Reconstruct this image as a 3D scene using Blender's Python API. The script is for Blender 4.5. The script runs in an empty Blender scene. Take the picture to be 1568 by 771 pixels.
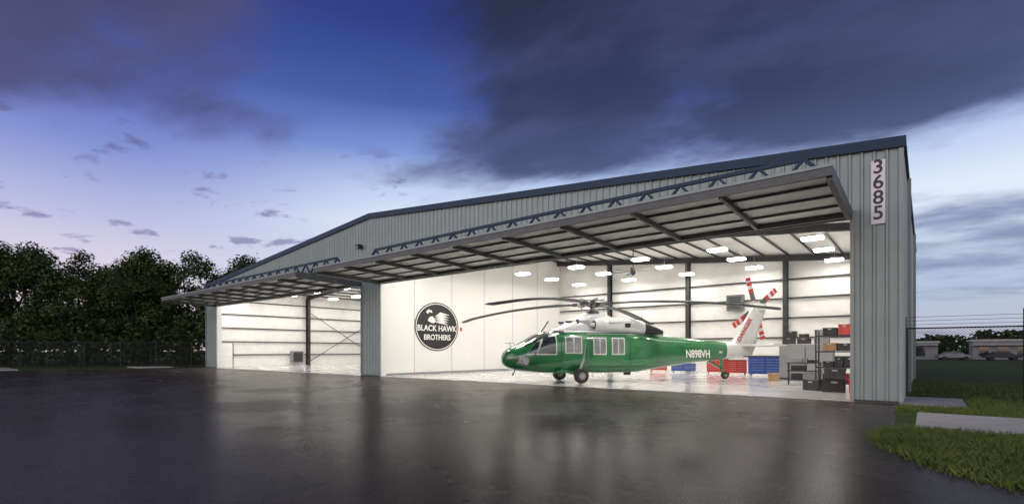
import bpy, math, random
from mathutils import Vector, Matrix
random.seed(7)
D=bpy.data; scene=bpy.context.scene
scene.view_settings.view_transform='Standard'; scene.view_settings.look='None'; scene.view_settings.exposure=0
def lin(c): 
    c=c/255.0
    return c/12.92 if c<=0.04045 else ((c+0.055)/1.055)**2.4
def srgb(r,g,b): return (lin(r),lin(g),lin(b),1)
# ------------------------------------------------------------------ materials
def pm(name,col,rough=.5,metal=0.,var=.12,scale=3.,bump=0.,bscale=40.,coat=0.,rvar=0.,spec=.5,col2=None):
    m=D.materials.new(name); m.use_nodes=True; nt=m.node_tree; b=nt.nodes['Principled BSDF']
    tc=nt.nodes.new('ShaderNodeTexCoord'); n=nt.nodes.new('ShaderNodeTexNoise')
    n.inputs['Scale'].default_value=scale; n.inputs['Detail'].default_value=4
    nt.links.new(tc.outputs['Object'],n.inputs['Vector'])
    mx=nt.nodes.new('ShaderNodeMix'); mx.data_type='RGBA'
    c=col[:3]; c2=col2[:3] if col2 else tuple(min(1,x*(1+var)) for x in c)
    c1=c if col2 else tuple(x*(1-var) for x in c)
    mx.inputs['A'].default_value=(*c1,1); mx.inputs['B'].default_value=(*c2,1)
    mr=nt.nodes.new('ShaderNodeMapRange'); mr.inputs['From Min'].default_value=.3; mr.inputs['From Max'].default_value=.7
    nt.links.new(n.outputs['Fac'],mr.inputs['Value']); nt.links.new(mr.outputs[0],mx.inputs['Factor'])
    nt.links.new(mx.outputs['Result'],b.inputs['Base Color'])
    b.inputs['Roughness'].default_value=rough; b.inputs['Metallic'].default_value=metal
    b.inputs['Coat Weight'].default_value=coat; b.inputs['Coat Roughness'].default_value=.05
    b.inputs['Specular IOR Level'].default_value=spec
    if rvar:
        r2=nt.nodes.new('ShaderNodeMapRange'); r2.inputs['From Min'].default_value=.3; r2.inputs['From Max'].default_value=.7
        r2.inputs['To Min'].default_value=rough-rvar; r2.inputs['To Max'].default_value=rough+rvar
        nt.links.new(n.outputs['Fac'],r2.inputs['Value']); nt.links.new(r2.outputs[0],b.inputs['Roughness'])
    if bump:
        n2=nt.nodes.new('ShaderNodeTexNoise'); n2.inputs['Scale'].default_value=bscale; n2.inputs['Detail'].default_value=3
        nt.links.new(tc.outputs['Object'],n2.inputs['Vector'])
        bp=nt.nodes.new('ShaderNodeBump'); bp.inputs['Strength'].default_value=bump; bp.inputs['Distance'].default_value=.02
        nt.links.new(n2.outputs['Fac'],bp.inputs['Height']); nt.links.new(bp.outputs[0],b.inputs['Normal'])
    return m
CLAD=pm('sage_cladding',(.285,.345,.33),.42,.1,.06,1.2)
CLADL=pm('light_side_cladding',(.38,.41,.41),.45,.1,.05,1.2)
BLUE=pm('blue_trim',(.008,.035,.08),.45,.0,.1,spec=.3)
BLUES=pm('blue_steel',(.008,.035,.08),.45,.0,.15,spec=.3)
STEEL=pm('grey_primer_steel',(.10,.11,.11),.5,.0,.15)
STEELD=pm('dark_steel',(.035,.037,.04),.5,.2,.2)
LINING=pm('white_insulation',(.78,.77,.75),.55,0,.05,1.5,bump=.6,bscale=3)
LINC=pm('canopy_lining',(.86,.85,.82),.5,0,.04,1.5,bump=.6,bscale=4)
PART=pm('white_wall_panel',(.76,.75,.73),.45,0,.02,.6)
ROOFM=pm('roof_metal',(.45,.47,.48),.4,.3,.05)
BLACK=pm('black_paint',(.012,.012,.014),.4,0,.1)
WHITE=pm('white_paint',(.8,.8,.78),.35,0,.03)
GREEN=pm('green_aircraft_paint',(.012,.15,.042),.22,0,.08,1.5,coat=1.0)
HWHITE=pm('white_aircraft_paint',(.60,.61,.61),.25,0,.06,2,coat=.8)
TBL=pm('tail_blade_grey',(.10,.10,.10),.4,0,.1)
GLASSD=pm('dark_cockpit_glass',(.02,.028,.03),.05,0,.2,coat=1)
GLASSM=pm('cabin_glass',(.16,.18,.17),.08,0,.4,3,coat=1)
RUB=pm('rubber',(.02,.02,.02),.7,0,.2)
BLADE=pm('rotor_blade_grey',(.035,.04,.04),.45,0,.15)
METAL=pm('bare_metal',(.35,.36,.37),.35,.8,.2)
HUBM=pm('hub_metal',(.08,.08,.078),.45,.5,.4,8)
RED=pm('red_paint',(.5,.02,.015),.35,0,.08,coat=.4)
BLUP=pm('blue_cabinet_paint',(.012,.06,.32),.35,0,.08,coat=.4)
GREY=pm('grey_cabinet',(.24,.25,.26),.5,0,.08)
CARD=pm('cardboard',(.35,.22,.12),.8,0,.15)
ORANGE=pm('orange_plastic',(.6,.14,.02),.45,0,.1)
CONC=pm('concrete',(.42,.41,.39),.75,0,.12,2,bump=.3,bscale=30)
FLOOR=pm('epoxy_floor',(.66,.65,.63),.12,0,.04,.7,rvar=.03)
FENC=pm('fence_wire',(.02,.022,.025),.5,.2,.2)
POSTM=pm('fence_post_black',(.025,.027,.03),.5,.2,.2)
BARK=pm('bark',(.06,.045,.035),.9,0,.3,5,bump=.8)
LEAF1=pm('leaf_dark',(.03,.058,.016),.6,0,.4,.8,spec=.2)
LEAF2=pm('leaf_light',(.08,.12,.035),.6,0,.4,.8,spec=.2)
GRASSB=pm('grass_blade',(.075,.13,.025),.6,0,0,1.7,spec=.2,col2=(.17,.21,.05))
LENS=D.materials.new('led_lens'); LENS.use_nodes=True
_b=LENS.node_tree.nodes['Principled BSDF']; _b.inputs['Emission Color'].default_value=(1,.95,.86,1); _b.inputs['Emission Strength'].default_value=22
try: LENS.cycles.emission_sampling='NONE'
except Exception: pass
def asphalt():
    m=D.materials.new('asphalt'); m.use_nodes=True; nt=m.node_tree; b=nt.nodes['Principled BSDF']; L=nt.links.new
    tc=nt.nodes.new('ShaderNodeTexCoord')
    def noise(s,d=5,r=.6):
        n=nt.nodes.new('ShaderNodeTexNoise'); n.inputs['Scale'].default_value=s; n.inputs['Detail'].default_value=d; n.inputs['Roughness'].default_value=r
        L(tc.outputs['Object'],n.inputs['Vector']); return n.outputs['Fac']
    def mr(v,a,b_,c,d):
        n=nt.nodes.new('ShaderNodeMapRange'); L(v,n.inputs['Value'])
        for k,x in zip(('From Min','From Max','To Min','To Max'),(a,b_,c,d)): n.inputs[k].default_value=x
        return n.outputs[0]
    def mul(a,b_):
        n=nt.nodes.new('ShaderNodeMath'); n.operation='MULTIPLY'; L(a,n.inputs[0])
        if isinstance(b_,float): n.inputs[1].default_value=b_
        else: L(b_,n.inputs[1])
        return n.outputs[0]
    big=noise(.22,5); fine=noise(45,2); med=noise(2.2,5)
    f=mul(mul(mr(big,.35,.65,.8,1.25),mr(fine,.3,.7,.3,1.85)),mr(med,.3,.7,.82,1.18))
    cm=nt.nodes.new('ShaderNodeMix'); cm.data_type='RGBA'; cm.blend_type='MULTIPLY'; cm.inputs['Factor'].default_value=1
    cm.inputs['A'].default_value=(.060,.049,.043,1)
    cc=nt.nodes.new('ShaderNodeCombineColor'); L(f,cc.inputs[0]); L(f,cc.inputs[1]); L(f,cc.inputs[2]); L(cc.outputs[0],cm.inputs['B'])
    L(cm.outputs['Result'],b.inputs['Base Color'])
    L(mr(big,.3,.7,.20,.32),b.inputs['Roughness'])
    b.inputs['Specular IOR Level'].default_value=.014
    bp=nt.nodes.new('ShaderNodeBump'); bp.inputs['Strength'].default_value=.25; bp.inputs['Distance'].default_value=.003
    L(fine,bp.inputs['Height']); L(bp.outputs[0],b.inputs['Normal'])
    return m
ASPH=asphalt()
LAWN=pm('lawn',(.045,.075,.018),.9,0,0,.6,bump=1,bscale=18,spec=.1,col2=(.085,.12,.035))
# ------------------------------------------------------------------ mesh builder
class MB:
    def __init__(s): s.v=[]; s.f=[]; s.m=[]; s.s=[]
    def add(s,vs,fs,mi=0,sm=False):
        o=len(s.v); s.v+= [tuple(v) for v in vs]
        for f in fs: s.f.append([i+o for i in f]); s.m.append(mi); s.s.append(sm)
    def box2(s,x0,x1,y0,y1,z0,z1,mi=0):
        vs=[(x,y,z) for x in (x0,x1) for y in (y0,y1) for z in (z0,z1)]
        s.add(vs,[(0,1,3,2),(4,6,7,5),(0,4,5,1),(2,3,7,6),(0,2,6,4),(1,5,7,3)],mi)
    def box(s,c,d,mi=0,rz=0,R=None):
        M=R if R else Matrix.Rotation(rz,3,'Z'); c=Vector(c)
        vs=[c+M@Vector((x*d[0]/2,y*d[1]/2,z*d[2]/2)) for x in (-1,1) for y in (-1,1) for z in (-1,1)]
        s.add(vs,[(0,1,3,2),(4,6,7,5),(0,4,5,1),(2,3,7,6),(0,2,6,4),(1,5,7,3)],mi)
    def beam(s,p0,p1,w,h,mi=0):
        p0=Vector(p0);p1=Vector(p1); d=(p1-p0); L=d.length; x=d/L
        up=Vector((0,0,1)) if abs(x.z)<.95 else Vector((0,1,0))
        y=up.cross(x).normalized(); z=x.cross(y)
        s.box((p0+p1)/2,(L,w,h),mi,R=Matrix((x,y,z)).transposed())
    def cyl(s,p0,p1,r0,r1=None,seg=12,mi=0,caps=True,sm=True):
        if r1 is None: r1=r0
        p0=Vector(p0);p1=Vector(p1); x=(p1-p0).normalized()
        a=Vector((0,0,1)) if abs(x.z)<.9 else Vector((1,0,0))
        u=x.cross(a).normalized(); w=x.cross(u)
        vs=[p0+(u*math.cos(2*math.pi*i/seg)+w*math.sin(2*math.pi*i/seg))*r0 for i in range(seg)]
        vs+=[p1+(u*math.cos(2*math.pi*i/seg)+w*math.sin(2*math.pi*i/seg))*r1 for i in range(seg)]
        s.add(vs,[(i,(i+1)%seg,seg+(i+1)%seg,seg+i) for i in range(seg)],mi,sm)
        if caps: s.add(vs,[tuple(range(seg))[::-1],tuple(range(seg,2*seg))],mi)
    def loft(s,rings,mi=0,caps=True,sm=True):
        n=len(rings[0]); vs=[p for r in rings for p in r]; fs=[]
        for k in range(len(rings)-1):
            for i in range(n): fs.append((k*n+i,k*n+(i+1)%n,(k+1)*n+(i+1)%n,(k+1)*n+i))
        s.add(vs,fs,mi,sm)
        if caps: s.add(rings[0],[tuple(range(n))],mi); s.add(rings[-1],[tuple(range(n))],mi)
    def obj(s,name,mats,parent=None,loc=(0,0,0),rz=0,bevel=0,data=None):
        me=data or s.mesh(name,mats)
        o=D.objects.new(name,me); scene.collection.objects.link(o); o.location=loc; o.rotation_euler=(0,0,rz)
        if parent: o.parent=parent
        if bevel:
            b=o.modifiers.new('b','BEVEL'); b.width=bevel; b.segments=2; b.limit_method='ANGLE'
        return o
    def mesh(s,name,mats):
        me=D.meshes.new(name); me.from_pydata(s.v,[],s.f)
        for m in mats: me.materials.append(m)
        me.polygons.foreach_set('material_index',s.m); me.polygons.foreach_set('use_smooth',s.s); me.update()
        import bmesh
        bm=bmesh.new(); bm.from_mesh(me); bmesh.ops.recalc_face_normals(bm,faces=bm.faces); bm.to_mesh(me); bm.free()
        return me
def empty(name,loc=(0,0,0),rz=0):
    o=D.objects.new(name,None); scene.collection.objects.link(o); o.location=loc; o.rotation_euler=(0,0,rz); o.empty_display_size=.3; return o
def text(name,body,size,mat,parent,M,bold=0.,ext=.003,sx=1.):
    c=D.curves.new(name,'FONT'); c.body=body; c.size=size; c.align_x='CENTER'; c.align_y='CENTER'; c.extrude=ext; c.offset=bold
    c.materials.append(mat); o=D.objects.new(name,c); scene.collection.objects.link(o)
    if parent: o.parent=parent
    o.matrix_local=M@Matrix.Diagonal((sx,1,1,1)); return o
def frame(o,x,y):
    x=Vector(x).normalized();y=Vector(y).normalized();z=x.cross(y)
    M=Matrix((x,y,z)).transposed().to_4x4(); M.translation=Vector(o); return M
# ------------------------------------------------------------------ hangar
XL,XR,YF,YB=-51.5,-.55,18.2,37.6; XM=(XL+XR)/2; ZE,ZR=7.6,9.8; OH=5.5
def zr(x): return ZE+(ZR-ZE)*(1-abs(x-XM)/((XR-XL)/2))
cols=[(XL,-49.1),(-26.9,-25.0),(-1.71,XR)]
H=empty('aircraft_hangar')
def corr(mb,axis,t0,t1,const,sgn,zb,zt,mi=0,pitch=.3,extra=()):
    P=[];t=t0
    while t<t1:
        for a,o in ((0,0),(.17,0),(.205,.045),(.255,.045),(.29,0)):
            if t+a<t1: P.append((t+a,o))
        t+=pitch
    P.append((t1,0))
    for e in extra:
        for k in range(len(P)-1):
            if P[k][0]<e<P[k+1][0]:
                f=(e-P[k][0])/(P[k+1][0]-P[k][0]); P.insert(k+1,(e,P[k][1]*(1-f)+P[k+1][1]*f)); break
    for (a,oa),(b,ob) in zip(P,P[1:]):
        m=(a+b)/2
        if axis=='x': vs=[(a,const+sgn*oa,zb(m)),(b,const+sgn*ob,zb(m)),(b,const+sgn*ob,zt(b)),(a,const+sgn*oa,zt(a))]
        else: vs=[(const+sgn*oa,a,zb(m)),(const+sgn*ob,b,zb(m)),(const+sgn*ob,b,zt(b)),(const+sgn*oa,a,zt(a))]
        mb.add(vs,[(0,1,2,3)],mi)
incol=lambda x: any(a<=x<=b for a,b in cols)
w=MB()
corr(w,'x',XL,XR,YF,-1,lambda m:.03 if incol(m) else 5.72,lambda x:zr(x)-.1,0,extra=[-49.1,-26.9,-25.0,-1.71])
corr(w,'x',XL,XR,YB+.2,1,lambda m:.03,lambda x:zr(x)-.1,0)
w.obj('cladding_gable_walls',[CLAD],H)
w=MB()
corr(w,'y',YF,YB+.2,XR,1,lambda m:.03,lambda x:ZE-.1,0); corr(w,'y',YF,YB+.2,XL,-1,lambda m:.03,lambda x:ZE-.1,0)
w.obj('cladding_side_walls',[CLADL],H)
w=MB()
for xa,xb in ((XL-.12,XM),(XM,XR+.12)):
    for ya,yb in ((YF-.14,YF-.055),(YB+.255,YB+.34)):
        za,zb=zr(xa),zr(xb)
        vs=[(x,y,z+d) for x,z in ((xa,za),(xb,zb)) for y in (ya,yb) for d in (-.3,.0)]
        w.add(vs,[(0,1,3,2),(4,6,7,5),(0,4,5,1),(2,3,7,6),(0,2,6,4),(1,5,7,3)],0)
for x in (XL-.06,XR+.06):
    w.box2(x-.055,x+.055,YF-.04,YB+.24,ZE-.2,ZE-.02,0)
w.obj('blue_roof_trim',[BLUE],H)
w=MB()
for a,b in cols:
    for x in (a,b):
        w.box2(x-.05,x+.05,YF-.065,YF+.01,.02,5.6 if x not in (XL,XR) else ZE-.3,0)
w.box2(XR+.0,XR+.06,YF-.06,YF+.12,.02,ZE-.25,0)
for a,b in cols: w.box2(a+.05,b-.05,YF-.06,YF,.005,.06,1)
for y in (22.,32.5): w.box2(XR+.06,XR+.16,y,y+.1,.1,ZE-.2,0)
w.obj('corner_trim',[CLAD,STEELD],H)
w=MB()
for xa,xb in ((XL-.1,XM),(XM,XR+.1)):
    vs=[(x,y,zr(x)+d) for x in (xa,xb) for y in (YF-.045,YB+.245) for d in (-.08,-.01)]
    w.add(vs,[(0,1,3,2),(4,6,7,5),(0,4,5,1),(2,3,7,6),(0,2,6,4),(1,5,7,3)],0)
w.obj('roof',[ROOFM],H)
w=MB()
w.add([(XL+.22,YB,.02),(XR-.22,YB,.02),(XR-.22,YB,zr(XR-.22)-.3),(XM,YB,ZR-.3),(XL+.22,YB,zr(XL+.22)-.3)],[(0,1,2,3,4)],0)
for x in (XL+.22,XR-.22): w.add([(x,YF+.1,.02),(x,YB,.02),(x,YB,ZE-.25),(x,YF+.1,ZE-.25)],[(0,1,2,3)],0)
for xa,xb in ((XL+.1,XM),(XM,XR-.1)):
    w.add([(xa,YF+.1,zr(xa)-.28),(xb,YF+.1,zr(xb)-.28),(xb,YB+.05,zr(xb)-.28),(xa,YB+.05,zr(xa)-.28)],[(0,1,2,3)],0)
for xa,xb in ((XL+.2,-26.9),(-25.,XR-.2)):
    w.add([(xa,YF+.2,5.8),(xb,YF+.2,5.8),(xb,YF+.2,zr(xb)-.28),(xa,YF+.2,zr(xa)-.28)],[(0,1,2,3)],0)
w.obj('interior_insulation',[LINING],H)
w=MB()
def icol(x,y,z1,wd=.28,dp=.35):
    w.box2(x-wd/2,x+wd/2,y-.012,y+.012+0,.02,z1,0); 
    w.box2(x-wd/2,x+wd/2,y-dp,y-dp+.02,.021,z1-.01,0); w.box2(x-.01,x+.01,y-dp+.02,y-.012,.022,z1-.02,0)
for x in (-7.2,-13.7,-20.2,-32.,-38.5,-45.): icol(x,YB-.05,zr(x)-.35)
for x,s in ((XL+.25,1),(XR-.25,-1)):
    for y in (27.9,YB-.3,YF+.6):
        x2=x+s*.45
        w.box2(min(x,x2),max(x,x2),y-.01,y+.01,.02,7.0,0)
        for xx in (x,x2): w.box2(xx-.012,xx+.012,y-.14,y+.14,.021,7.05,0)
for z in (1.1,2.35,3.65,4.95,6.2):
    w.box2(XL+.27,-25.6,YB-.17,YB-.03,z,z+.09,0); w.box2(-25.2,XR-.27,YB-.17,YB-.03,z,z+.09,0)
    for x in (XL+.24,XR-.36): w.box2(x,x+.12,YF+.4,YB-.2,z+.002,z+.092,0)
for y in (27.9,YB-.4):
    for xa,xb in ((XL+.3,XM),(XM,XR-.3)):
        w.beam((xa,y,zr(xa)-.55),(xb,y,zr(xb)-.55),.2,.38,0)
x=XL+1.0
while x<XR-.5:
    if abs(x-XM)>.3: w.box2(x-.04,x+.04,YF+.25,YB-.1,zr(x)-.40,zr(x)-.292,0)
    x+=1.5
for a,b in (((XL+.4,28.1,.4),(XL+.4,37.2,5.6)),((XL+.42,28.1,5.6),(XL+.42,37.2,.4))): w.cyl(a,b,.035,seg=6,mi=0)
for a,b in ((-49.1,-26.9),(-25.0,-1.71)): w.box2(a,b,YF+.02,YF+.18,OH-.02,OH+.3,0)
w.obj('steel_frame',[STEELD],H)
w=MB()
for a,b in cols: w.box2(a+.02,b-.02,YF+.012,YF+.42,.02,OH+.2,0)
w.obj('door_jamb',[PART],H)
w=MB(); w.box2(-25.5,-25.3,YF+.44,YB-.01,.02,9.3,0)
for y in (21.,24.3,27.6,30.9,34.2): w.box2(-25.302,-25.292,y-.012,y+.012,.1,9.0,1)
w.box2(-25.3,-25.28,YF+.44,YB-.1,.02,.14,1)
w.box2(-25.3,-25.262,25.1,25.25,2.9,3.15,2)
w.obj('partition_wall',[PART,GREY,RED],H)
w=MB(); w.box2(XL+.36,XL+.42,19.2,20.3,.02,2.25,0); w.box2(XL+.3,XL+.36,19.05,20.45,.021,2.35,1)
w.obj('personnel_door',[PART,GREY],H)
w=MB(); w.box2(-51.2,-50.7,26.0,27.2,.3,1.5,0); w.box2(-50.70,-50.68,26.1,27.1,.4,1.4,1)
w.obj('wall_air_conditioner',[GREY,STEELD])
w=MB(); w.box2(XL+.02,XR-.02,YF-.03,YB+.1,-.2,.018,0); w.obj('hangar_floor',[FLOOR],H)
def door(xa,xb,name):
    P=empty(name); yo,yi,z0=14.05,18.12,5.5
    q=lambda y:z0+(yi-y)/(yi-yo)*.14
    w=MB()
    w.add([(xa+.05,yo+.05,q(yo)+.15),(xb-.05,yo+.05,q(yo)+.15),(xb-.05,yi,q(yi)+.15),(xa+.05,yi,q(yi)+.15)],[(0,1,2,3)],0)
    w.obj('insulated_liner',[LINC],P)
    w=MB(); x=xa
    w.add([(xa,yo,q(yo)+.26),(xb,yo,q(yo)+.26),(xb,yi,q(yi)+.26),(xa,yi,q(yi)+.26)],[(0,1,2,3)],0)
    while x<xb-.3:
        w.beam((x+.2,yo,q(yo)+.275),(x+.2,yi,q(yi)+.275),.05,.03,0); x+=.3
    w.obj('door_skin',[CLAD],P)
    w=MB()
    n=9
    for i in range(1,n):
        x=xa+(xb-xa)*i/n; w.beam((x,yo+.1,q(yo)+.05),(x,yi-.05,q(yi)+.05),.09,.16,0)
    for y in (15.05,16.05,17.1): w.beam((xa+.1,y,q(y)+.115),(xb-.1,y,q(y)+.115),.07,.055,0)
    w.beam((xa,yi-.06,q(yi)+.06),(xb,yi-.06,q(yi)+.06),.14,.14,0)
    w.obj('door_frame_steel',[STEEL],P)
    w=MB()
    w.box2(xa-.02,xb+.02,yo-.09,yo+.03,q(yo)+.0,q(yo)+.2,0)
    w.box2(xa-.02,xb+.02,yo-.12,yo+.02,q(yo)+.203,q(yo)+.275,1)
    for x in (xa+.05,xb-.05): w.beam((x,yo+.04,q(yo)+.09),(x,yi,q(yi)+.09),.14,.34,0)
    w.obj('edge_beams',[STEEL,CLAD],P)
    w=MB(); yt=17.2; zt,zb=7.22,6.55; ta,tb=xa+.9,xb-1.1
    w.beam((ta,yt,zt),(tb,yt,zt),.12,.12,0); w.beam((ta-.7,yt,zb),(tb+.6,yt,zb),.1,.1,0)
    w.beam((ta,yt,zt),(ta-.75,yt,zb),.1,.1,0); w.beam((tb,yt,zt),(tb+.65,yt,zb),.1,.1,0)
    n=int((tb-ta)/.62); n+=n%2
    for i in range(n):
        a=ta+(tb-ta)*i/n; b=ta+(tb-ta)*(i+1)/n
        w.beam((a,yt,zt if i%2==0 else zb),(b,yt,zb if i%2==0 else zt),.08,.08,0)
    for i in range(0,n+1,4):
        a=ta+(tb-ta)*i/n; w.beam((a,yt,zb),(a,yt,5.75),.07,.07,0); w.beam((a,yt,zb),(a,16.2,5.8),.05,.05,0)
    w.obj('push_truss',[BLUES],P)
door(-24.98,-1.73,'hydraulic_hangar_door'); door(-49.08,-26.92,'hydraulic_hangar_door')
S=empty('address_number_sign')
w=MB(); w.box2(-1.245,-.905,18.115,18.14,5.2,7.05,0); w.obj('sign_plate',[WHITE],S)
for i,ch in enumerate('3685'):
    text('digit','%s'%ch,.56,BLACK,S,frame((-1.075,18.11,6.84-i*.445),(1,0,0),(0,0,1)),.008,sx=.95)
S=empty('round_logo_sign')
w=MB(); yc,zc=22.95,3.12; RY,RZ=1.95,1.62
def disc(w,x,fy,fz,f0,mi,n=64):
    o=[(x,yc+fy*math.cos(2*math.pi*i/n),zc+fz*math.sin(2*math.pi*i/n)) for i in range(n)]
    if f0==0: w.add(o,[tuple(range(n))],mi)
    else:
        inn=[(x,yc+f0*fy*math.cos(2*math.pi*i/n),zc+f0*fz*math.sin(2*math.pi*i/n)) for i in range(n)]
        w.add(o+inn,[(i,(i+1)%n,n+(i+1)%n,n+i) for i in range(n)],mi)
disc(w,-25.27,RY,RZ,0,0); disc(w,-25.262,RY*.955,RZ*.955,.965,1)
def poly(pts,x=-25.262,mi=1): w.add([(x,yc+a,zc+b) for a,b in pts],[tuple(range(len(pts)))],mi)
poly([(-.85,.38),(-.7,.62),(-.45,.7),(-.25,.55),(-.15,.32),(-.35,.22),(-.6,.26)])
for k in range(5):
    poly([(-.25,.66-k*.09),(.25+.05*k,.98-k*.15),(1.15-.04*k,.82-k*.17),(.35,.80-k*.145)],x=-25.262+k*.001)
poly([(-1.0,.95),(-.8,1.12),(-.5,1.06),(-.45,.9),(-.7,.95),(-.85,.82)])
w.obj('logo_disc',[BLACK,WHITE],S)
text('logo_text','BLACK HAWK',.53,WHITE,S,frame((-25.258,yc,zc-.12),(0,1,0),(0,0,1)),.010,sx=1.02)
text('logo_text','BROTHERS',.50,WHITE,S,frame((-25.258,yc,zc-.72),(0,1,0),(0,0,1)),.010,sx=.98)
w=MB(); w.box((-26.9,17.98,7.9),(.35,.28,.22),0); w.box((-26.9,17.84,7.84),(.28,.05,.12),1); w.obj('wall_pack_light',[STEELD,GREY])
# ------------------------------------------------------------------ lights
ld=D.lights.new('led_emitter','AREA'); ld.shape='RECTANGLE'; ld.size=.8; ld.size_y=.5; ld.energy=50; ld.color=(1,.965,.91)
ld2=ld.copy(); ld2.energy=130
fm=MB(); fm.box((0,0,.12),(.95,.6,.05),0); fm.box((0,0,.19),(.4,.25,.09),0); fm.cyl((0,0,.23),(0,0,.8),.008,seg=5,mi=0)
fm.box((0,0,.045),(.9,.55,.09),1)
fme=fm.mesh('fixture',[WHITE,LENS])
def lamp(x,y,z=7.0):
    o=D.objects.new('high_bay_light',fme); scene.collection.objects.link(o); o.location=(x,y,z)
    l=D.objects.new('led_emitter',ld2 if y<21.5 else ld); scene.collection.objects.link(l); l.parent=o; l.location=(0,0,-.01)
for x in (-4.3,-8.8,-13.3,-17.8,-22.3):
    for y in (19.9,24.2,28.4,32,36): lamp(x,y,6.95)
for x in (-29.5,-34.5,-39.5,-44.5,-48.8):
    for y in (20.2,25,29.5,34): lamp(x,y,6.95)
w=MB(); w.cyl((0,0,-.15),(0,0,.2),.17,mi=0); w.cyl((0,0,.2),(0,0,2.0),.03,mi=0); w.cyl((0,0,-.25),(0,0,-.15),.08,.14,mi=0)
for k in range(6):
    a=k*math.pi/3+.2; d=Vector((math.cos(a),math.sin(a),0)); n=Vector((-d.y,d.x,.25)).normalized()
    w.add([d*.15+n*.06,d*.15-n*.06,d*1.45-n*.09-Vector((0,0,.05)),d*1.45+n*.09-Vector((0,0,.05))],[(0,1,2,3)],1)
w.obj('ceiling_fan',[BLACK,GREY],loc=(-14.2,29.3,6.5))
w=MB(); w.box2(-10.85,-9.75,37.0,37.42,4.3,5.4,1); w.box2(-10.7,-9.9,36.99,37.01,4.45,5.25,0)
for i in range(5): w.box2(-10.68,-9.92,36.96,36.985,4.5+i*.15,4.55+i*.15,1)
w.obj('wall_heater',[BLACK,STEEL])
# ------------------------------------------------------------------ helicopter
Hx=empty('parked_helicopter',(-15.25,17.85,.02),math.atan2(.825,.565))
ST=[(0,.96,1.20,.13,2),(.08,.82,1.40,.42,2.1),(.3,.67,1.60,.72,2.3),(.7,.55,1.76,.93,2.6),(1.2,.50,2.02,1.03,2.8),(1.65,.46,2.26,1.09,3),
(2.2,.44,2.42,1.14,3.4),(3.0,.43,2.48,1.18,4),(4.5,.43,2.48,1.18,4),(6.0,.43,2.48,1.18,4),(6.8,.46,2.46,1.12,3.6),(7.6,.55,2.38,.94,3),
(8.6,.68,2.28,.72,2.6),(10,.84,2.14,.52,2.4),(11.5,.98,2.02,.38,2.3),(12.8,1.1,1.95,.28,2.1),(13.5,1.2,1.9,.2,2),(13.8,1.35,1.8,.08,2)]
def sec(x):
    x=max(0,min(13.8,x)); k=0
    while k<len(ST)-2 and x>ST[k+1][0]: k+=1
    a,b=ST[k],ST[k+1]; pa=ST[max(k-1,0)]; pb=ST[min(k+2,len(ST)-1)]
    h=b[0]-a[0]; t=(x-a[0])/h; out=[]
    for i in range(1,5):
        ma=(b[i]-pa[i])/max(b[0]-pa[0],1e-6)*h if k>0 else (b[i]-a[i]); mb_=(pb[i]-a[i])/max(pb[0]-a[0],1e-6)*h
        d=b[i]-a[i]
        if d*ma<=0: ma=0
        elif abs(ma)>3*abs(d): ma=3*d
        if d*mb_<=0: mb_=0
        elif abs(mb_)>3*abs(d): mb_=3*d
        t2,t3=t*t,t*t*t
        out.append((2*t3-3*t2+1)*a[i]+(t3-2*t2+t)*ma+(-2*t3+3*t2)*b[i]+(t3-t2)*mb_)
    return out
def spt(x,th,off=0):
    zb,zt,hw,n=sec(x); zc=(zb+zt)/2; hh=(zt-zb)/2+off; hw+=off; c,s_=math.cos(th),math.sin(th)
    return (x,hw*math.copysign(abs(c)**(2/n),c),zc+hh*math.copysign(abs(s_)**(2/n),s_))
def ysurf(x,z):
    zb,zt,hw,n=sec(x); zc=(zb+zt)/2; hh=(zt-zb)/2; r=min(.999,abs((z-zc)/hh)); return hw*(1-r**n)**(1/n)
xs=[0,.03,.06,.1,.16,.22,.28,.35]+[.45+i*.11 for i in range(25)]+[3.2+i*.2 for i in range(15)]+[6.2+i*.15 for i in range(10)]+[7.7+i*.25 for i in range(24)]+[13.6,13.7,13.8]
xs=sorted(set(x for x in xs if x<=13.8)); NS=48
b=MB(); ring=lambda x:[spt(x,2*math.pi*i/NS) for i in range(NS)]
b.loft([ring(x) for x in xs if x<=12.21],0,caps=False); b.loft([ring(x) for x in xs if x>=12.19],1,caps=False); b.add(ring(0),[tuple(range(NS))],0); b.add(ring(13.8),[tuple(range(NS))],1)
b.obj('fuselage',[GREEN,HWHITE],Hx)
def patch(w,q,off,mi,N=8,sides=(-1,1)):
    for s_ in sides:
        vs=[];fs=[]
        for i in range(N+1):
            for j in range(N+1):
                u,v=i/N,j/N
                x=(q[0][0]*(1-u)+q[1][0]*u)*(1-v)+(q[3][0]*(1-u)+q[2][0]*u)*v; z=(q[0][1]*(1-u)+q[1][1]*u)*(1-v)+(q[3][1]*(1-u)+q[2][1]*u)*v
                vs.append((x,s_*(ysurf(x,z)+off),z))
        for i in range(N):
            for j in range(N): a=i*(N+1)+j; fs.append((a,a+1,a+N+2,a+N+1))
        w.add(vs,fs,mi,True)
def grow(q,g):
    cx=sum(p[0] for p in q)/4; cz=sum(p[1] for p in q)/4
    return [(x+math.copysign(g,x-cx),z+math.copysign(g,z-cz)) for x,z in q]
w=MB()
win=[([(1.38,1.36),(2.25,1.36),(2.25,2.16),(1.72,2.10)],0),([(.92,1.36),(1.28,1.36),(1.55,1.97),(1.38,1.88)],0)]
win+=[([(2.75,1.42),(3.08,1.42),(3.08,2.1),(2.75,2.1)],1),([(3.16,1.42),(3.48,1.42),(3.48,2.1),(3.16,2.1)],1)]
win+=[([(4.15,1.36),(4.72,1.36),(4.72,2.06),(4.15,2.06)],1),([(5.1,1.36),(5.67,1.36),(5.67,2.06),(5.1,2.06)],1)]
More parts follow.
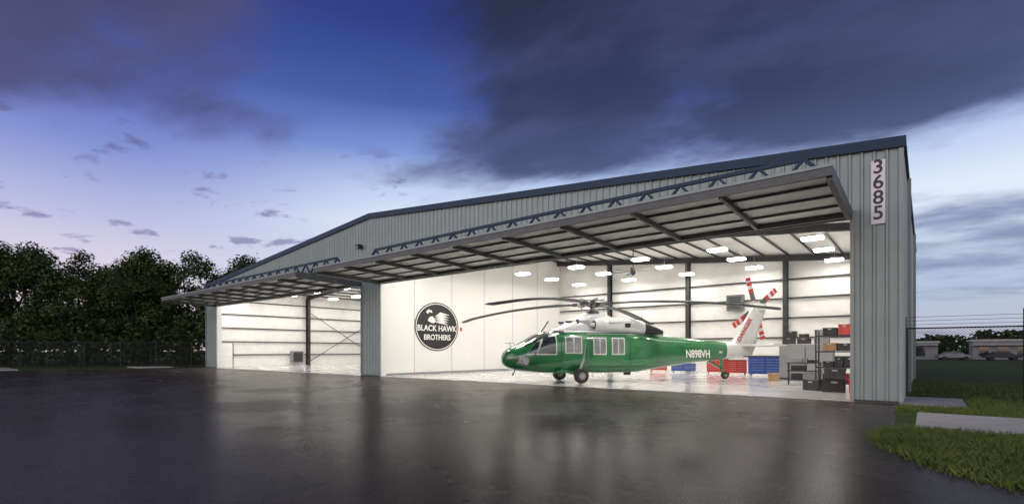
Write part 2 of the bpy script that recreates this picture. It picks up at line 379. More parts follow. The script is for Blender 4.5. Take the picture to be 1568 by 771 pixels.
for q,g in win:
    patch(w,grow(q,.055),.008,2); patch(w,q,.018,g)
    if g and q[0][0]>4: patch(w,[(q[0][0]+.26,1.36),(q[0][0]+.30,1.36),(q[0][0]+.30,2.06),(q[0][0]+.26,2.06)],.026,2)
patch(w,[(.42,.86),(1.0,.78),(1.05,1.22),(.55,1.28)],.012,4)
w.obj('side_windows',[GLASSD,GLASSM,HWHITE,STEELD,GLASSM],Hx)
w=MB()
def tpatch(x0,x1,t0,t1,off,mi,N=8,x0b=None):
    for s_ in (0,1):
        vs=[];fs=[]
        for i in range(N+1):
            for j in range(N+1):
                t=math.radians(t0+(t1-t0)*j/N); xx0=x0+( (x0b-x0)*j/N if x0b is not None else 0)
                x=xx0+(x1-xx0)*i/N; p=spt(x,t if s_ else math.pi-t,off); vs.append(p)
        for i in range(N):
            for j in range(N): a=i*(N+1)+j; fs.append((a,a+1,a+N+2,a+N+1))
        w.add(vs,fs,mi,True)
tpatch(.88,1.95,40,84,.012,0,x0b=.80)
tpatch(2.15,2.75,42,74,.012,0)
w.obj('windshield',[GLASSD],Hx)
w=MB()
vs=[];fs=[];N=24;xx=[2.05+i*.2 for i in range(29)]
for x in xx:
    for j in range(N+1):
        t=math.radians(50+80*j/N); vs.append(spt(x,t,.009))
for i in range(len(xx)-1):
    for j in range(N): a=i*(N+1)+j; fs.append((a,a+1,a+N+2,a+N+1))
w.add(vs,fs,0,True)
for x in (1.32,2.5,3.75,3.95,6.0): patch(w,[(x,.75),(x+.025,.75),(x+.025,2.28 if x>2 else 1.4),(x,2.28 if x>2 else 1.4)],.006,1)
patch(w,[(3.8,.74),(7.2,.74),(7.2,.77),(3.8,.77)],.006,1); patch(w,[(3.8,2.26),(7.4,2.26),(7.4,2.31),(3.8,2.31)],.02,2)
patch(w,[(7.6,1.32),(8.1,1.32),(8.1,1.85),(7.6,1.85)],.006,1); patch(w,[(7.625,1.345),(8.075,1.345),(8.075,1.825),(7.625,1.825)],.009,3)
w.obj('door_tracks_and_roof',[HWHITE,STEELD,METAL,GREEN],Hx)
def ell(x,y,z,ry,rz,n=2.6,N=28):
    r=[]
    for i in range(N):
        t=2*math.pi*i/N; c,s_=math.cos(t),math.sin(t)
        r.append((x,y+ry*math.copysign(abs(c)**(2/n),c),z+rz*math.copysign(abs(s_)**(2/n),s_)))
    return r
w=MB()
w.loft([ell(x,0,z,a,c) for x,z,a,c in ((2.35,2.4,.45,.05),(2.7,2.45,.62,.16),(3.2,2.52,.72,.34),(3.7,2.6,.72,.5),(4.2,2.65,.62,.56),(5.0,2.66,.56,.56),(6.0,2.62,.5,.5),(7.0,2.5,.42,.42),(8.0,2.32,.3,.28),(8.9,2.15,.12,.14))],0)
for s_ in (-1,1):
    w.loft([ell(x,s_*y,z,a,c,2.3) for x,y,z,a,c in ((4.35,.72,2.72,.24,.26),(4.5,.74,2.74,.31,.33),(5.0,.78,2.74,.36,.36),(5.9,.78,2.72,.37,.37),(6.6,.74,2.66,.35,.34),(6.95,.7,2.6,.3,.3))],0)
    w.cyl((4.33,s_*.72,2.72),(4.36,s_*.72,2.72),.2,mi=1); w.cyl((4.12,s_*.72,2.72),(4.4,s_*.72,2.72),.05,.15,mi=0)
    w.loft([ell(x,s_*y,z,a,c,3) for x,y,z,a,c in ((6.9,.7,2.6,.27,.27),(7.2,.72,2.56,.25,.24),(7.7,.72,2.46,.2,.18),(8.0,.74,2.4,.14,.1))],1)
    w.box((3.25,s_*.45,2.86),(.5,.06,.1),1); w.box((5.3,s_*1.13,2.8),(.7,.02,.1),2); w.box((3.9,s_*.66,2.85),(.5,.04,.16),2)
    w.box((5.9,s_*1.14,2.7),(.3,.02,.2),1); w.cyl((3.55,s_*.6,2.85),(3.5,s_*.62,2.87),.13,mi=1)
w.cyl((7.3,0,2.85),(7.34,0,3.25),.015,mi=1); w.box((6.3,0,3.12),(.5,.05,.1),0)
w.loft([ell(x,0,z,a,c,2.) for x,z,a,c in ((3.3,2.9,.06,.04),(3.6,2.98,.32,.14),(4.1,3.08,.42,.22),(4.6,3.12,.45,.26),(5.2,3.08,.4,.2),(5.8,2.98,.2,.1))],0)
w.obj('engine_and_transmission_cowling',[HWHITE,BLACK,METAL],Hx)
w=MB(); mx=4.6
w.cyl((mx,0,3.1),(mx,0,3.95),.12,.1,mi=0,seg=16); w.cyl((mx,0,3.3),(mx,0,3.42),.36,.3,mi=0,seg=20); w.cyl((mx,0,3.48),(mx,0,3.52),.25,mi=1,seg=20)
w.cyl((mx,0,3.66),(mx,0,3.88),.3,.26,mi=0,seg=20); w.cyl((mx,0,3.93),(mx,0,3.99),.22,mi=1,seg=20)
hb=math.atan2(.101,.991)-math.atan2(.825,.565)
for k in range(4):
    a=hb+k*math.pi/2; d=Vector((math.cos(a),math.sin(a),0)); n=Vector((-d.y,d.x,0)); C=Vector((mx,0,3.77))
    w.beam(C+d*.2,C+d*1.05,.2,.16,0); w.cyl(C+d*.45,C+d*.75,.15,seg=12,mi=1); w.beam(C+d*1.0,C+d*1.35,.16,.09,0)
    w.cyl(C+d*.45+n*.26+Vector((0,0,-.35)),C+d*.5+n*.26+Vector((0,0,.02)),.03,seg=8,mi=1); w.beam(C+d*.5,C+d*.5+n*.3,.08,.07,0)
    w.cyl(C+d*.3-n*.1+Vector((0,0,.05)),C+d*.85-n*.25+Vector((0,0,.05)),.035,seg=8,mi=1)
    a2=a+math.pi/4; e=Vector((math.cos(a2),math.sin(a2),0)); w.beam(C+e*.1+Vector((0,0,.2)),C+e*.55+Vector((0,0,.2)),.12,.05,0); w.cyl(C+e*.55+Vector((0,0,.14)),C+e*.55+Vector((0,0,.26)),.1,seg=12,mi=1)
w.obj('main_rotor_hub',[HUBM,METAL],Hx)
w=MB()
for k in range(4):
    a=hb+k*math.pi/2; d=Vector((math.cos(a),math.sin(a),0)); n=Vector((-d.y,d.x,0)); rings=[]
    for i in range(25):
        r=1.2+7.0*i/24; u=(r-1.2)/7; z=3.77+.06*u-.68*u*u; ch=.28 if r>1.6 else .12; sw=0 if r<7.5 else (r-7.5)*.3
        c=Vector((mx,0,z))+d*r-n*sw; tw=math.radians(9*(1-u)-2)
        rg=[]
        for cx,cz in ((-1,.0),(-.5,.05),(0,.06),(.6,.05),(.95,.015),(.95,-.015),(.5,-.045),(-.4,-.03)):
            rg.append(c+n*(cx*ch)+Vector((0,0,cz+cx*ch*math.tan(tw))))
        rings.append(rg)
    w.loft(rings,0)
w.obj('main_rotor_blades',[BLADE],Hx)
w=MB()
def air(c,chord,th,ax):
    r=[]
    for cx,ct in ((0,0),(.05,.35),(.2,.5),(.45,.45),(.8,.2),(1,.03),(1,-.03),(.8,-.2),(.45,-.45),(.2,-.5),(.05,-.35)):
        x=c[0]+cx*chord
        r.append((x,c[1]+ct*th,c[2]) if ax=='z' else (x,c[1],c[2]+ct*th))
    return r
w.loft([air(c,ch,th,'z') for c,ch,th in (((12.15,0,1.25),1.9,.34),((12.55,0,1.75),1.75,.32),((13.1,0,2.5),1.35,.28),((13.75,0,3.4),1.1,.24),((14.1,0,3.95),.95,.22),((14.2,0,4.08),.75,.1))],0)
w.loft([air((13.25+abs(y)*.06,y,1.78),1.15-abs(y)*.12,.15,'y') for y in (-2.2,-1.1,0,1.1,2.2)],0)
w.obj('tail_fin_and_stabilator',[HWHITE],Hx)
TR=text('danger_text','DANGER',.36,RED,Hx,frame((13.45,-.17,2.62),(.55,0,.83),(-.83,0,.55)),.006)
w=MB(); tc_=Vector((14.6,.35,3.82)); w.cyl(tc_-Vector((0,.4,0)),tc_+Vector((0,.1,0)),.17,.13,mi=0,seg=16); w.cyl(tc_-Vector((0,.62,0)),tc_-Vector((0,.4,0)),.12,.26,mi=0,seg=16)
for ang in (107,287,38,214):
    a=math.radians(ang); d=Vector((math.cos(a),0,math.sin(a))); n=Vector((-d.z,0,d.x)); up=Vector((0,.02,0))
    for r0,r1,mi in ((.15,.45,0),(.45,.9,2),(.9,1.12,1),(1.12,1.3,0),(1.3,1.5,1),(1.5,1.58,0),(1.58,1.75,1)):
        h=.15 if r0>.2 else .09
        vs=[tc_+d*r0+n*h+up,tc_+d*r0-n*h+up,tc_+d*r1-n*h+up,tc_+d*r1+n*h+up]; vs+= [v-up*2 for v in vs]
        w.add(vs,[(0,1,2,3),(7,6,5,4),(0,4,5,1),(1,5,6,2),(2,6,7,3),(3,7,4,0)],mi)
w.obj('tail_rotor',[HWHITE,RED,TBL],Hx)
w=MB()
def wheel(x,y,r,wd):
    rr=[]
    for yy,q in ((-wd/2,.62),(-wd/2,.85),(-wd*.38,.97),(0,1),(wd*.38,.97),(wd/2,.85),(wd/2,.62)):
        rr.append([(x+q*r*math.cos(2*math.pi*i/24),y+yy,r+q*r*math.sin(2*math.pi*i/24)) for i in range(24)])
    w.loft(rr,0); w.cyl((x,y-wd*.46-.02,r),(x,y+wd*.46+.02,r),r*.5,mi=1,seg=20); w.cyl((x,y-wd*.5-.05,r),(x,y+wd*.5+.05,r),r*.2,mi=2,seg=12)
for s_ in (-1,1):
    wheel(3.4,s_*1.36,.34,.26)
    w.cyl((3.35,s_*1.16,.36),(3.65,s_*1.12,1.2),.055,.08,mi=2); w.cyl((3.65,s_*1.12,1.1),(3.75,s_*1.08,1.9),.1,.1,mi=3)
    w.beam((3.4,s_*1.18,.36),(2.55,s_*.95,.62),.14,.12,3); w.cyl((3.4,s_*1.1,.33),(3.4,s_*1.4,.33),.05,mi=2)
    w.box((2.5,s_*1.0,.55),(.5,.35,.1),3)
wheel(12.3,0,.21,.16)
for s_ in (-1,1): w.beam((12.3,s_*.12,.22),(12.05,s_*.12,.6),.05,.05,3)
w.cyl((12.05,0,.5),(12.1,0,1.15),.07,.09,mi=3); w.beam((12.05,0,.58),(11.2,0,1.0),.1,.1,3)
for s_ in (-1,1):
    w.cyl((.55,s_*.35,1.62),(.5,s_*.35,1.85),.015,mi=2); w.cyl((.5,s_*.35,1.85),(.25,s_*.35,1.86),.015,mi=2)
w.cyl((1.95,0,2.4),(2.3,0,2.9),.03,mi=4); w.cyl((.6,-.2,.62),(.45,-.2,.35),.03,mi=4)
w.cyl((4.5,-.2,.45),(4.5,-.2,.2),.01,mi=4); w.box((6.5,0,.42),(.4,.02,.25),4)
w.obj('landing_gear_and_probes',[RUB,GREY,METAL,GREEN,BLACK],Hx)
text('registration','N898VH',.56,WHITE,Hx,frame((10.25,-.545,1.32),(1,.105,0),(0,.12,1)),.010,.003,sx=.78)
text('badge','501',.16,WHITE,Hx,frame((11.75,-.40,1.42),(1,.09,0),(0,.1,1)),.003,.003)
w=MB(); 
patch(w,[(.5,.92),(.98,.84),(1.0,1.16),(.6,1.2)],.02,0,6,(-1,))
w.obj('nose_art',[pm('nose_art_paint',(.03,.03,.03),.4,0,0,14,col2=(.7,.7,.68))],Hx)
# ------------------------------------------------------------------ shop clutter
def chest(name,x,y,W,Dp,Hh,m,rz=0,dr=5):
    w=MB(); w.box((0,0,Hh/2+.06),(W,Dp,Hh-.12),0)
    for i in range(dr):
        for sx in (-1,1):
            z=.2+(Hh-.3)*(i+.5)/dr; w.box((sx*W/4,-Dp/2-.01,z),(W/2-.05,.02,(Hh-.3)/dr-.03),0); w.box((sx*W/4,-Dp/2-.03,z+(Hh-.3)/dr*.3),(W/2-.12,.02,.02),1)
    w.box((0,0,Hh+.015),(W+.04,Dp+.04,.03),2)
    for a in (-1,1):
        for c in (-1,1): w.cyl((a*W*.42-.02,c*Dp*.35,.06),(a*W*.42+.02,c*Dp*.35,.06),.06,mi=2)
    w.obj(name,[m,METAL,RUB],loc=(x,y,.02),rz=rz,bevel=.006)
RZ_=math.radians(20)
chest('blue_tool_chest',-7.5,33.0,1.7,.65,1.1,BLUP,RZ_); chest('red_tool_chest',-9.2,33.5,1.1,.6,.9,RED,RZ_)
chest('red_tool_chest',-10.6,34.2,1.3,.6,.95,RED,RZ_); chest('blue_tool_chest',-13.0,34.6,1.6,.6,.6,BLUP,RZ_,3); chest('red_tool_chest',-14.9,34.8,1.2,.6,.6,RED,RZ_,3)
w=MB(); w.box2(-6.0,-3.6,29.6,30.5,.1,1.85,0); w.box2(-4.81,-4.79,29.57,29.6,.2,1.75,1); w.box2(-6.0,-3.6,29.65,30.45,.02,.1,1)
for x in (-4.9,-4.7): w.box2(x-.015,x+.015,29.55,29.6,.85,1.15,1)
w.obj('grey_storage_cabinet',[GREY,STEELD],bevel=.01)
def bin_(name,x,y,z,W,Dp,Hh,m,rz=0):
    w=MB(); w.box((0,0,Hh*.42),(W*.94,Dp*.94,Hh*.84),0); w.box((0,0,Hh*.91),(W,Dp,Hh*.16),0); w.box((0,-Dp*.49,Hh*.8),(W*.25,.03,Hh*.14),1)
    for a in (-.3,.3): w.box((W*a,-Dp*.475,Hh*.4),(W*.06,.02,Hh*.7),0)
    w.obj(name,[m,METAL],loc=(x,y,z),rz=rz,bevel=.01)
random.seed(3)
for x,z,W,h in ((-5.6,1.87,.6,.35),(-4.9,1.87,.6,.3),(-4.1,1.87,.7,.4),(-5.5,2.24,.55,.3),(-4.15,2.29,.5,.3),(-4.9,2.19,.4,.2)): bin_('equipment_case',x,29.95,z,W,.5,h,random.choice([BLACK,STEELD,CARD,GREY]),random.uniform(-.1,.1))
w=MB()
for x in (-3.3,-1.9):
    for y in (22.6,23.3): w.box2(x-.025,x+.025,y-.025,y+.025,.02,2.3,0)
for z in (.25,.85,1.45,2.05): w.box2(-3.32,-1.88,22.58,23.32,z,z+.05,0)
w.obj('shelving_rack',[STEELD])
for z in (.31,.91,1.51,2.11):
    x=-3.1
    while x<-2.1:
        W=random.uniform(.28,.5); bin_('parts_bin',x+W/2,22.95,z,W,.55,random.uniform(.2,.42),random.choice([BLACK,RED,BLACK,ORANGE,STEELD,CARD,STEELD])); x+=W+.03
bin_('storage_tote',-2.6,21.6,.02,.75,.5,.45,BLACK,.2); bin_('storage_tote',-2.55,21.6,.48,.7,.5,.4,STEELD,.1); bin_('storage_tote',-3.3,22.0,.02,.6,.45,.4,BLACK,-.3)
bin_('storage_tote',-1.95,21.2,.02,.3,.3,.5,RED,.1)
w=MB()
for x in (-.6,.6):
    for y in (-.35,.35): w.box2(x-.025,x+.025,y-.025,y+.025,.1,.95,0); w.cyl((x-.02,y,.07),(x+.02,y,.07),.07,mi=0)
for z in (.22,.6,.95): w.box2(-.65,.65,-.4,.4,z,z+.04,0)
w.box2(-.5,-.05,-.3,.2,.264,.5,1); w.box2(.05,.5,-.3,.2,.264,.55,2); w.box2(-.5,.1,-.25,.25,.644,.85,1); w.box2(-.45,-.1,-.2,.2,.994,1.2,2); w.box2(.1,.5,-.3,.25,.994,1.1,1)
w.obj('work_cart',[STEELD,BLACK,GREY],loc=(-4.1,25.1,.02),rz=.15,bevel=.006)
bin_('cardboard_box',-5.9,27.8,.02,.5,.4,.4,CARD,.3); bin_('equipment_case',-3.2,26.9,.02,.8,.5,.5,GREY,.1); bin_('equipment_case',-3.2,26.9,.53,.7,.5,.35,BLACK,.2)
w=MB(); w.cyl((0,0,.02),(0,0,.9),.28,mi=0,seg=20)
for z in (.3,.6,.9): w.cyl((0,0,z-.02),(0,0,z+.01),.29,mi=0,seg=20)
w.obj('steel_drum',[BLUP],loc=(-6.6,33.9,0))
# ------------------------------------------------------------------ ground
w=MB(); w.add([(-1500,-1500,-.012),(1500,-1500,-.012),(1500,1500,-.012),(-1500,1500,-.012)],[(0,1,2,3)],0); w.obj('ground',[LAWN])
edge=[(XR,18.2),(XR,17.5),(-.6,16),(-.5,14),(-.5,12.3),(-.78,11.5),(-.72,10.6),(-.62,9.9),(-.12,8.8),(.3,8.05),(.8,7.6),(2,7.05),(6,6.3),(25,5.5),(25,-30),(-54,-30),(-53.2,4),(-52.5,12),(-52.2,18.2)]
w=MB(); w.add([(x,y,-.004) for x,y in edge],[tuple(range(len(edge)))],0); w.obj('asphalt_apron',[ASPH])
w=MB(); w.box2(-.16,25,12.55,15.65,-.1,.03,0); w.obj('concrete_path',[CONC],bevel=.01)
w=MB(); w.box2(-.54,.85,17.45,20.6,-.1,.05,0); w.obj('concrete_pad',[CONC],bevel=.01)
w=MB(); w.box2(-57,-53.6,13.5,16.2,-.1,.06,0); w.obj('concrete_pad',[CONC],bevel=.01)
w=MB(); w.box2(-61,-54.5,3.0,6,-.1,.08,0); w.obj('concrete_pad',[CONC],bevel=.01)
random.seed(11); w=MB()
def inside(x,y):
    c=False; n=len(edge); j=n-1
    for i in range(n):
        xi,yi=edge[i]; xj,yj=edge[j]
        if (yi>y)!=(yj>y) and x<(xj-xi)*(y-yi)/(yj-yi)+xi: c=not c
        j=i
    return c
def blades(n,x0,x1,y0,y1,hmin,hmax,wd,jit=.06):
    for _ in range(n):
        x=random.uniform(x0,x1);y=random.uniform(y0,y1)
        if inside(x+random.uniform(-jit,jit),y+random.uniform(-jit,jit)): continue
        cl=.6+.4*math.sin(x*5.1+math.sin(y*3.7)*2)*math.sin(y*4.3)
        h=random.uniform(hmin,hmax)*(.7+.6*cl); a=random.uniform(0,6.283); dx,dy=math.cos(a)*wd,math.sin(a)*wd; lx,ly=random.gauss(0,h*.45),random.gauss(0,h*.45)
        w.add([(x-dx,y-dy,-.01),(x+dx,y+dy,-.01),(x+lx*.5+dx*.5,y+ly*.5+dy*.5,h*.65),(x+lx,y+ly,h)],[(0,1,2),(0,2,3)],0)
blades(40000,-.9,5,6.2,12.5,.03,.11,.0055,.12); blades(6000,-.6,5,15.7,17.4,.05,.11,.008); blades(6000,.9,7,17.4,21,.05,.12,.01); blades(7000,-.5,10,20.8,32,.05,.12,.018)
w.obj('grass',[GRASSB])
def fence(name,p0,p1,h,ps,ws,r,barb):
    w=MB(); p0=Vector((*p0,0));p1=Vector((*p1,0)); d=(p1-p0); L=d.length; d/=L
    P=lambda t,z:p0+d*t+Vector((0,0,z))
    t=-h
    while t<L:
        for s_ in (0,1):
            a,b=max(0,-t),min(h,L-t)
            if b>a:
                z=(a,b) if s_==0 else (h-a,h-b)
                w.cyl(P(t+a,z[0]+.03),P(t+b,z[1]+.03),r,seg=3,caps=False,mi=0)
        t+=ws
    n=max(1,round(L/ps))
    for i in range(n+1):
        t=L*i/n; w.cyl(P(t,0),P(t,h+.06),.038 if 0<i<n else .055,seg=8,mi=1)
        if barb:
            for k in range(2): w.cyl(P(t,h+.05),P(t,h+.4)+Vector((-d.y,d.x,0))*(.25 if k else 0),.015,seg=5,mi=1)
    w.cyl(P(0,h+.03),P(L,h+.03),.026,seg=6,mi=1); w.cyl(P(0,.06),P(L,.06),.012,seg=6,mi=1)
    if barb:
        for z in (.15,.27,.39): w.cyl(P(0,h+z),P(L,h+z),.006,seg=4,mi=1)
    w.obj(name,[FENC,POSTM])
fence('chain_link_fence',(-.5,20.8),(2.25,20.9),2.2,2.75,.085,.0035,True)
fence('chain_link_fence',(2.25,20.9),(24,21.2),2.2,3,.1,.0035,True)
fence('chain_link_fence',(-51.8,20),(-64,6.5),2.3,3,.14,.008,False)
fence('chain_link_fence',(-64,6.5),(-82,-14),2.3,3,.2,.008,False)
w=MB(); w.cyl((2.25,20.84,0),(2.25,20.84,2.75),.06,seg=12,mi=0); w.obj('gate_post',[POSTM])
# ------------------------------------------------------------------ trees
def tree_mesh(seed,Ht,R,name='tree',nl=300,nc=44):
    rnd=random.Random(seed); w=MB()
    w.cyl((0,0,-.2),(.15,.1,Ht*.4),Ht*.028,Ht*.018,seg=8,mi=0); cl=[]
    for i in range(nc):
        u=rnd.random(); z=Ht*(.2+.72*u); rr=R*math.sin(math.pi*min(1,.22+.74*u))**.7; a=rnd.uniform(0,6.283); q=math.sqrt(rnd.random())*rr
        cl.append((Vector((math.cos(a)*q,math.sin(a)*q,z)),rnd.uniform(.075,.15)*Ht*(1.1-.35*u)))
    for c,rad in cl[::3]: w.cyl((.1,.05,Ht*rnd.uniform(.2,.4)),c,Ht*.01,Ht*.003,seg=5,mi=0,caps=False)
    for c,rad in cl:
        mi=1 if rnd.random()<.5 else 2
        for k in range(nl):
            d=Vector((rnd.gauss(0,1),rnd.gauss(0,1),rnd.gauss(0,.8))).normalized()
            p=c+d*rad*(.25+.85*rnd.random()**.6); p.z=p.z*.98
            s_=rnd.uniform(.08,.2); u=Vector((rnd.gauss(0,1),rnd.gauss(0,1),rnd.gauss(0,.5))).normalized(); v=u.cross(d+Vector((.1,.2,.3))).normalized()
            m2=mi if rnd.random()<.8 else 3-mi
            w.add([p-u*s_,p+v*s_*.8,p+u*s_,p-v*s_*.8],[(0,1,2,3)],m2)
    return w.mesh(name,[BARK,LEAF1,LEAF2])
tm=[tree_mesh(1,14.6,5.0),tree_mesh(2,13.0,5.2),tree_mesh(3,15.6,4.6),tree_mesh(4,11.4,4.8)]
random.seed(21)
tl=[(-100,10,2,1.15),(-92,17,0,1.12),(-87,22,1,1.15),(-80,21,2,1.02),(-74,24,0,1.03),(-71,30,3,1.15),(-67,31,1,1.0),(-64,36,3,1.1),(-90,5,3,1.25),(-84,10,0,1.04),(-97,-3,1,1.22),(-105,0,2,1.12),(-78,13,3,.98),(-72,18,3,.92),(-66,25,3,.88),(-62,42,1,1.05),(-70,42,2,1.05),(-80,34,2,1.1),(-60,52,0,1.2),(-112,-10,0,1.1),(-57,60,2,1.15)]
for x,y,k,s_ in tl:
    o=D.objects.new('oak_tree',tm[k]); scene.collection.objects.link(o); o.location=(x,y,0); o.rotation_euler=(0,0,random.uniform(0,6.28)); o.scale=(s_*1.05,s_*1.05,s_)
def bush_mass(name,pts,hmin,hmax,n,sz):
    rnd=random.Random(5); w=MB()
    for (x0,y0),(x1,y1) in zip(pts,pts[1:]):
        L=math.hypot(x1-x0,y1-y0); k=int(L/1.6)
        for i in range(k):
            t=i/k; cx,cy=x0+(x1-x0)*t+rnd.gauss(0,.6),y0+(y1-y0)*t+rnd.gauss(0,.6); h=rnd.uniform(hmin,hmax)
            for j in range(n):
                p=Vector((cx+rnd.gauss(0,h*.3),cy+rnd.gauss(0,h*.3),abs(rnd.random()**.7)*h)); s_=rnd.uniform(.5,1)*sz
                u=Vector((rnd.gauss(0,1),rnd.gauss(0,1),rnd.gauss(0,1))).normalized(); v=u.cross(Vector((.3,.5,.8))).normalized()
                w.add([p-u*s_,p+v*s_,p+u*s_,p-v*s_],[(0,1,2,3)],0 if rnd.random()<.65 else 1)
    w.obj(name,[LEAF1,LEAF2])
bush_mass('undergrowth',[(-55,26),(-67,10),(-85,-12)],2.0,4.2,300,.2)
bush_mass('undergrowth',[(-60,32),(-74,12),(-92,-10)],3,6,300,.28)
bush_mass('distant_tree_line',[(-30,190),(0,165),(30,150),(70,120)],3.5,6.5,150,.7)
def shop(name,x0,x1,y,dp,h,rz=0):
    w=MB(); w.box2(x0,x1,y,y+dp,0,h,0); w.box2(x0-.3,x1+.3,y-.3,y+dp+.3,h,h+.35,1); x=x0+.8
    while x<x1-1.6: w.box2(x,x+1.3,y-.05,y-.002,.6,2.2,2); x+=2.4
    w.box2(x0-.1,x1+.1,y-1.2,y-.05,2.5,2.65,1)
    w.obj(name,[GREY,CONC,GLASSD])
shop('shop_building',-2.2,1.6,115,9,2.9); shop('shop_building',6.4,17,121,10,3.2); shop('shop_building',22,40,128,10,3.4)
def car(x,y,rz,m):
    w=MB(); prof=[(-2.2,.45),(-2.25,.8),(-1.6,.95),(-.9,1.42),(.7,1.42),(1.35,.98),(2.15,.82),(2.25,.45)]
    rings=[]
    for yy,sx,dz in ((-.88,.96,-.03),(-.8,1,0),(.8,1,0),(.88,.96,-.03)): rings.append([(a*sx,yy*(.82 if b>1.2 else 1),b+dz) for a,b in prof])
    w.loft(rings,0,sm=False)
    w.box((-.1,0,1.2),(2.0,1.62,.26),1)
    for a in (-1.4,1.4):
        for c in (-.85,.85): w.cyl((a,c-.1,.33),(a,c+.1,.33),.33,mi=2,seg=14)
    for c in (-.6,.6): w.box((-2.24,c,.72),(.04,.3,.12),3)
    w.obj('parked_car',[m,GLASSD,RUB,RED],loc=(x,y,0),rz=rz)
car(3.5,112,.3,GREY); car(9.5,114,.2,STEELD); car(14.5,114,1.6,RED); car(19,116,0,GREY)
# ------------------------------------------------------------------ world
W=D.worlds.new('World'); scene.world=W; W.use_nodes=True; nt=W.node_tree; L=nt.links.new
try:
    W.cycles.sampling_method='MANUAL'; W.cycles.sample_map_resolution=512
except Exception: pass
bg=nt.nodes['Background']
tc=nt.nodes.new('ShaderNodeTexCoord'); sp=nt.nodes.new('ShaderNodeSeparateXYZ'); L(tc.outputs['Generated'],sp.inputs[0])
X,Y,Z=sp.outputs
def M(op,a,b=None,c=False):
    n=nt.nodes.new('ShaderNodeMath'); n.operation=op; n.use_clamp=c
    for i,v in enumerate((a,b)):
        if v is None: continue
        if isinstance(v,(int,float)): n.inputs[i].default_value=v
        else: L(v,n.inputs[i])
    return n.outputs[0]
def SS(v,a,b,lo=0.,hi=1.):
    n=nt.nodes.new('ShaderNodeMapRange'); n.interpolation_type='SMOOTHSTEP'; L(v,n.inputs['Value'])
    for k,x in zip(('From Min','From Max','To Min','To Max'),(a,b,lo,hi)): n.inputs[k].default_value=x
    return n.outputs[0]
def RAMP(v,pts):
    n=nt.nodes.new('ShaderNodeValToRGB'); L(v,n.inputs[0]); e=n.color_ramp.elements
    e[0].position=pts[0][0]; e[0].color=srgb(*pts[0][1]); e[1].position=pts[-1][0]; e[1].color=srgb(*pts[-1][1])
    for p,c in pts[1:-1]: x=e.new(p); x.color=srgb(*c)
    return n.outputs[0]
def MIX(f,a,b,bt='MIX'):
    n=nt.nodes.new('ShaderNodeMix'); n.data_type='RGBA'; n.blend_type=bt
    for k,v in (('Factor',f),('A',a),('B',b)):
        if isinstance(v,(float,tuple)): n.inputs[k].default_value=v
        else: L(v,n.inputs[k])
    return n.outputs['Result']
hor=M('SQRT',M('MAXIMUM',M('SUBTRACT',1.,M('MULTIPLY',Z,Z)),.01))
s=M('DIVIDE',M('ADD',M('MULTIPLY',X,.7733),M('MULTIPLY',Y,.6342)),hor)
f=M('ADD',M('MULTIPLY',X,-.6339),M('MULTIPLY',Y,.7732))
rL=RAMP(Z,[(0,(240,222,218)),(.08,(230,218,226)),(.15,(212,206,228)),(.22,(180,184,224)),(.30,(130,146,210)),(.38,(86,106,184)),(.48,(54,74,150)),(.8,(25,35,75))])
rR=RAMP(Z,[(0,(188,190,206)),(.10,(174,192,220)),(.17,(208,222,243)),(.24,(224,234,250)),(.30,(190,208,240)),(.36,(126,150,214)),(.43,(72,94,170)),(.54,(42,58,130)),(.8,(25,35,75))])
clear=MIX(SS(s,-.64,-.18),rL,rR)
zz=M('ADD',M('MAXIMUM',Z,0.),.13)
cv=nt.nodes.new('ShaderNodeCombineXYZ'); L(M('DIVIDE',X,zz),cv.inputs[0]); L(M('DIVIDE',Y,zz),cv.inputs[1])
def N(scale,det,rough,dist,off,ys=1.5):
    mp=nt.nodes.new('ShaderNodeMapping'); mp.inputs['Location'].default_value=(off,off*.7,0); mp.inputs['Rotation'].default_value=(0,0,math.radians(-50)); mp.inputs['Scale'].default_value=(1,ys,1)
    L(cv.outputs[0],mp.inputs[0]); n=nt.nodes.new('ShaderNodeTexNoise'); L(mp.outputs[0],n.inputs['Vector'])
    for k,v in (('Scale',scale),('Detail',det),('Roughness',rough),('Distortion',dist)): n.inputs[k].default_value=v
    return n.outputs['Fac']
n1=N(.9,7,.56,.25,3.1); n2=N(2.6,7,.58,.2,7.7)
cR=M('MULTIPLY',M('MULTIPLY',SS(Z,.27,.40),SS(s,-.34,.14)),.28)
cL=M('MULTIPLY',M('MULTIPLY',SS(Z,.29,.39),SS(s,-.28,-.55)),.27)
cM=M('MULTIPLY',M('MULTIPLY',SS(Z,.12,.2),SS(Z,.34,.26)),-.10)
cB=M('MULTIPLY',M('MULTIPLY',SS(Z,.06,.12),SS(Z,.27,.20)),M('MULTIPLY',SS(s,.5,.62),.13))
dens=M('ADD',M('ADD',M('ADD',M('ADD',M('MULTIPLY',n1,.68),M('MULTIPLY',n2,.32)),cR),M('ADD',cL,cB)),M('MULTIPLY',cM,SS(s,.55,.2)))
mask=SS(dens,.50,.74)
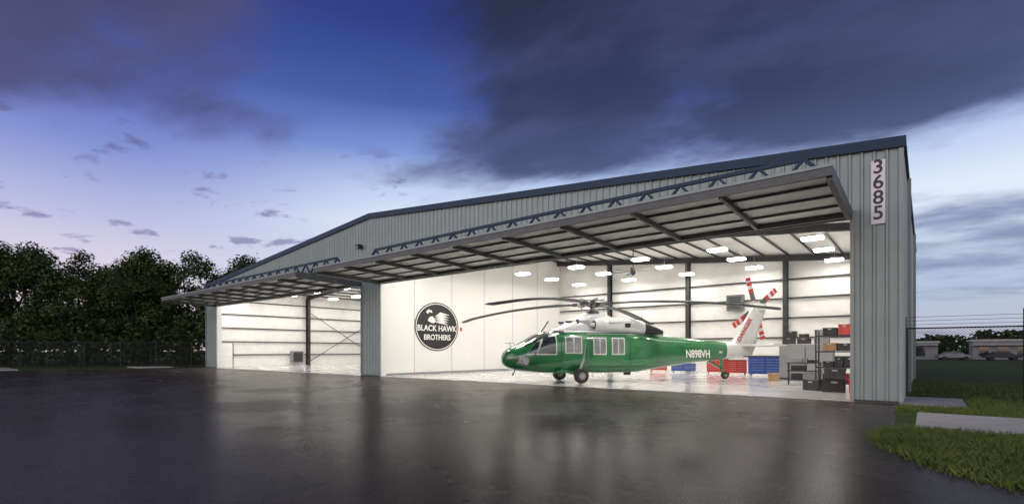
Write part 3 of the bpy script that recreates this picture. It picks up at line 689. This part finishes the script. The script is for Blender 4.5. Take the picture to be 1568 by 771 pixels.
ccol=RAMP(Z,[(0,(170,168,192)),(.12,(140,152,190)),(.25,(104,116,162)),(.33,(64,72,114)),(.42,(48,53,84)),(.55,(40,44,68)),(.8,(25,28,45))])
n4=N(1.3,6,.52,.3,21.,2.0)
ccol=MIX(SS(n4,.42,.68,0.,.6),ccol,(lin(78),lin(84),lin(128),1))
ccol=MIX(SS(s,-.2,-.5,0.,.55),ccol,(lin(88),lin(80),lin(126),1))
col=MIX(M('MULTIPLY',mask,.93),clear,ccol)
n3=N(3.6,6,.55,.2,14.,1.15)
pm_=M('MULTIPLY',M('MULTIPLY',SS(n3,.575,.67),SS(s,-.05,-.25)),M('MULTIPLY',SS(Z,.05,.12),SS(Z,.38,.32)))
pc=RAMP(Z,[(0,(158,144,176)),(.2,(124,118,170)),(.4,(82,84,142)),(1,(40,40,80))])
col=MIX(M('MULTIPLY',pm_,.75),col,pc)
back=SS(f,.1,-.7,0.,1.)  # added boost: sky behind the camera brightened and warmed to light the facade
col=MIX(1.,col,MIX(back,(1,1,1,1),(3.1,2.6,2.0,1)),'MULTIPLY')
sky=nt.nodes.new('ShaderNodeTexSky'); sky.sky_type='NISHITA'; sky.sun_disc=False; sky.sun_elevation=math.radians(2); sky.sun_rotation=math.radians(212)
skm=MIX(1.,sky.outputs[0],(.015,.015,.015,1),'MULTIPLY')
col=MIX(1.,col,skm,'ADD')
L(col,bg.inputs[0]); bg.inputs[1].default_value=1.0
sd=D.lights.new('facade_fill','SUN'); sd.energy=.65; sd.angle=math.radians(50); sd.color=(1,.96,.9)  # broad soft fill added behind the camera to light the facade at dusk
so=D.objects.new('facade_fill',sd); scene.collection.objects.link(so); so.rotation_euler=Vector((.45,.8,-.35)).to_track_quat('-Z','Y').to_euler()
# ------------------------------------------------------------------ camera
cd=D.cameras.new('camera'); cam=D.objects.new('camera',cd); scene.collection.objects.link(cam); scene.camera=cam
cam.location=(0,0,1.5); cam.rotation_euler=(math.radians(90),0,math.radians(39.35))
cd.sensor_width=36; cd.lens=17.75; cd.shift_y=.0966; cd.clip_end=4000
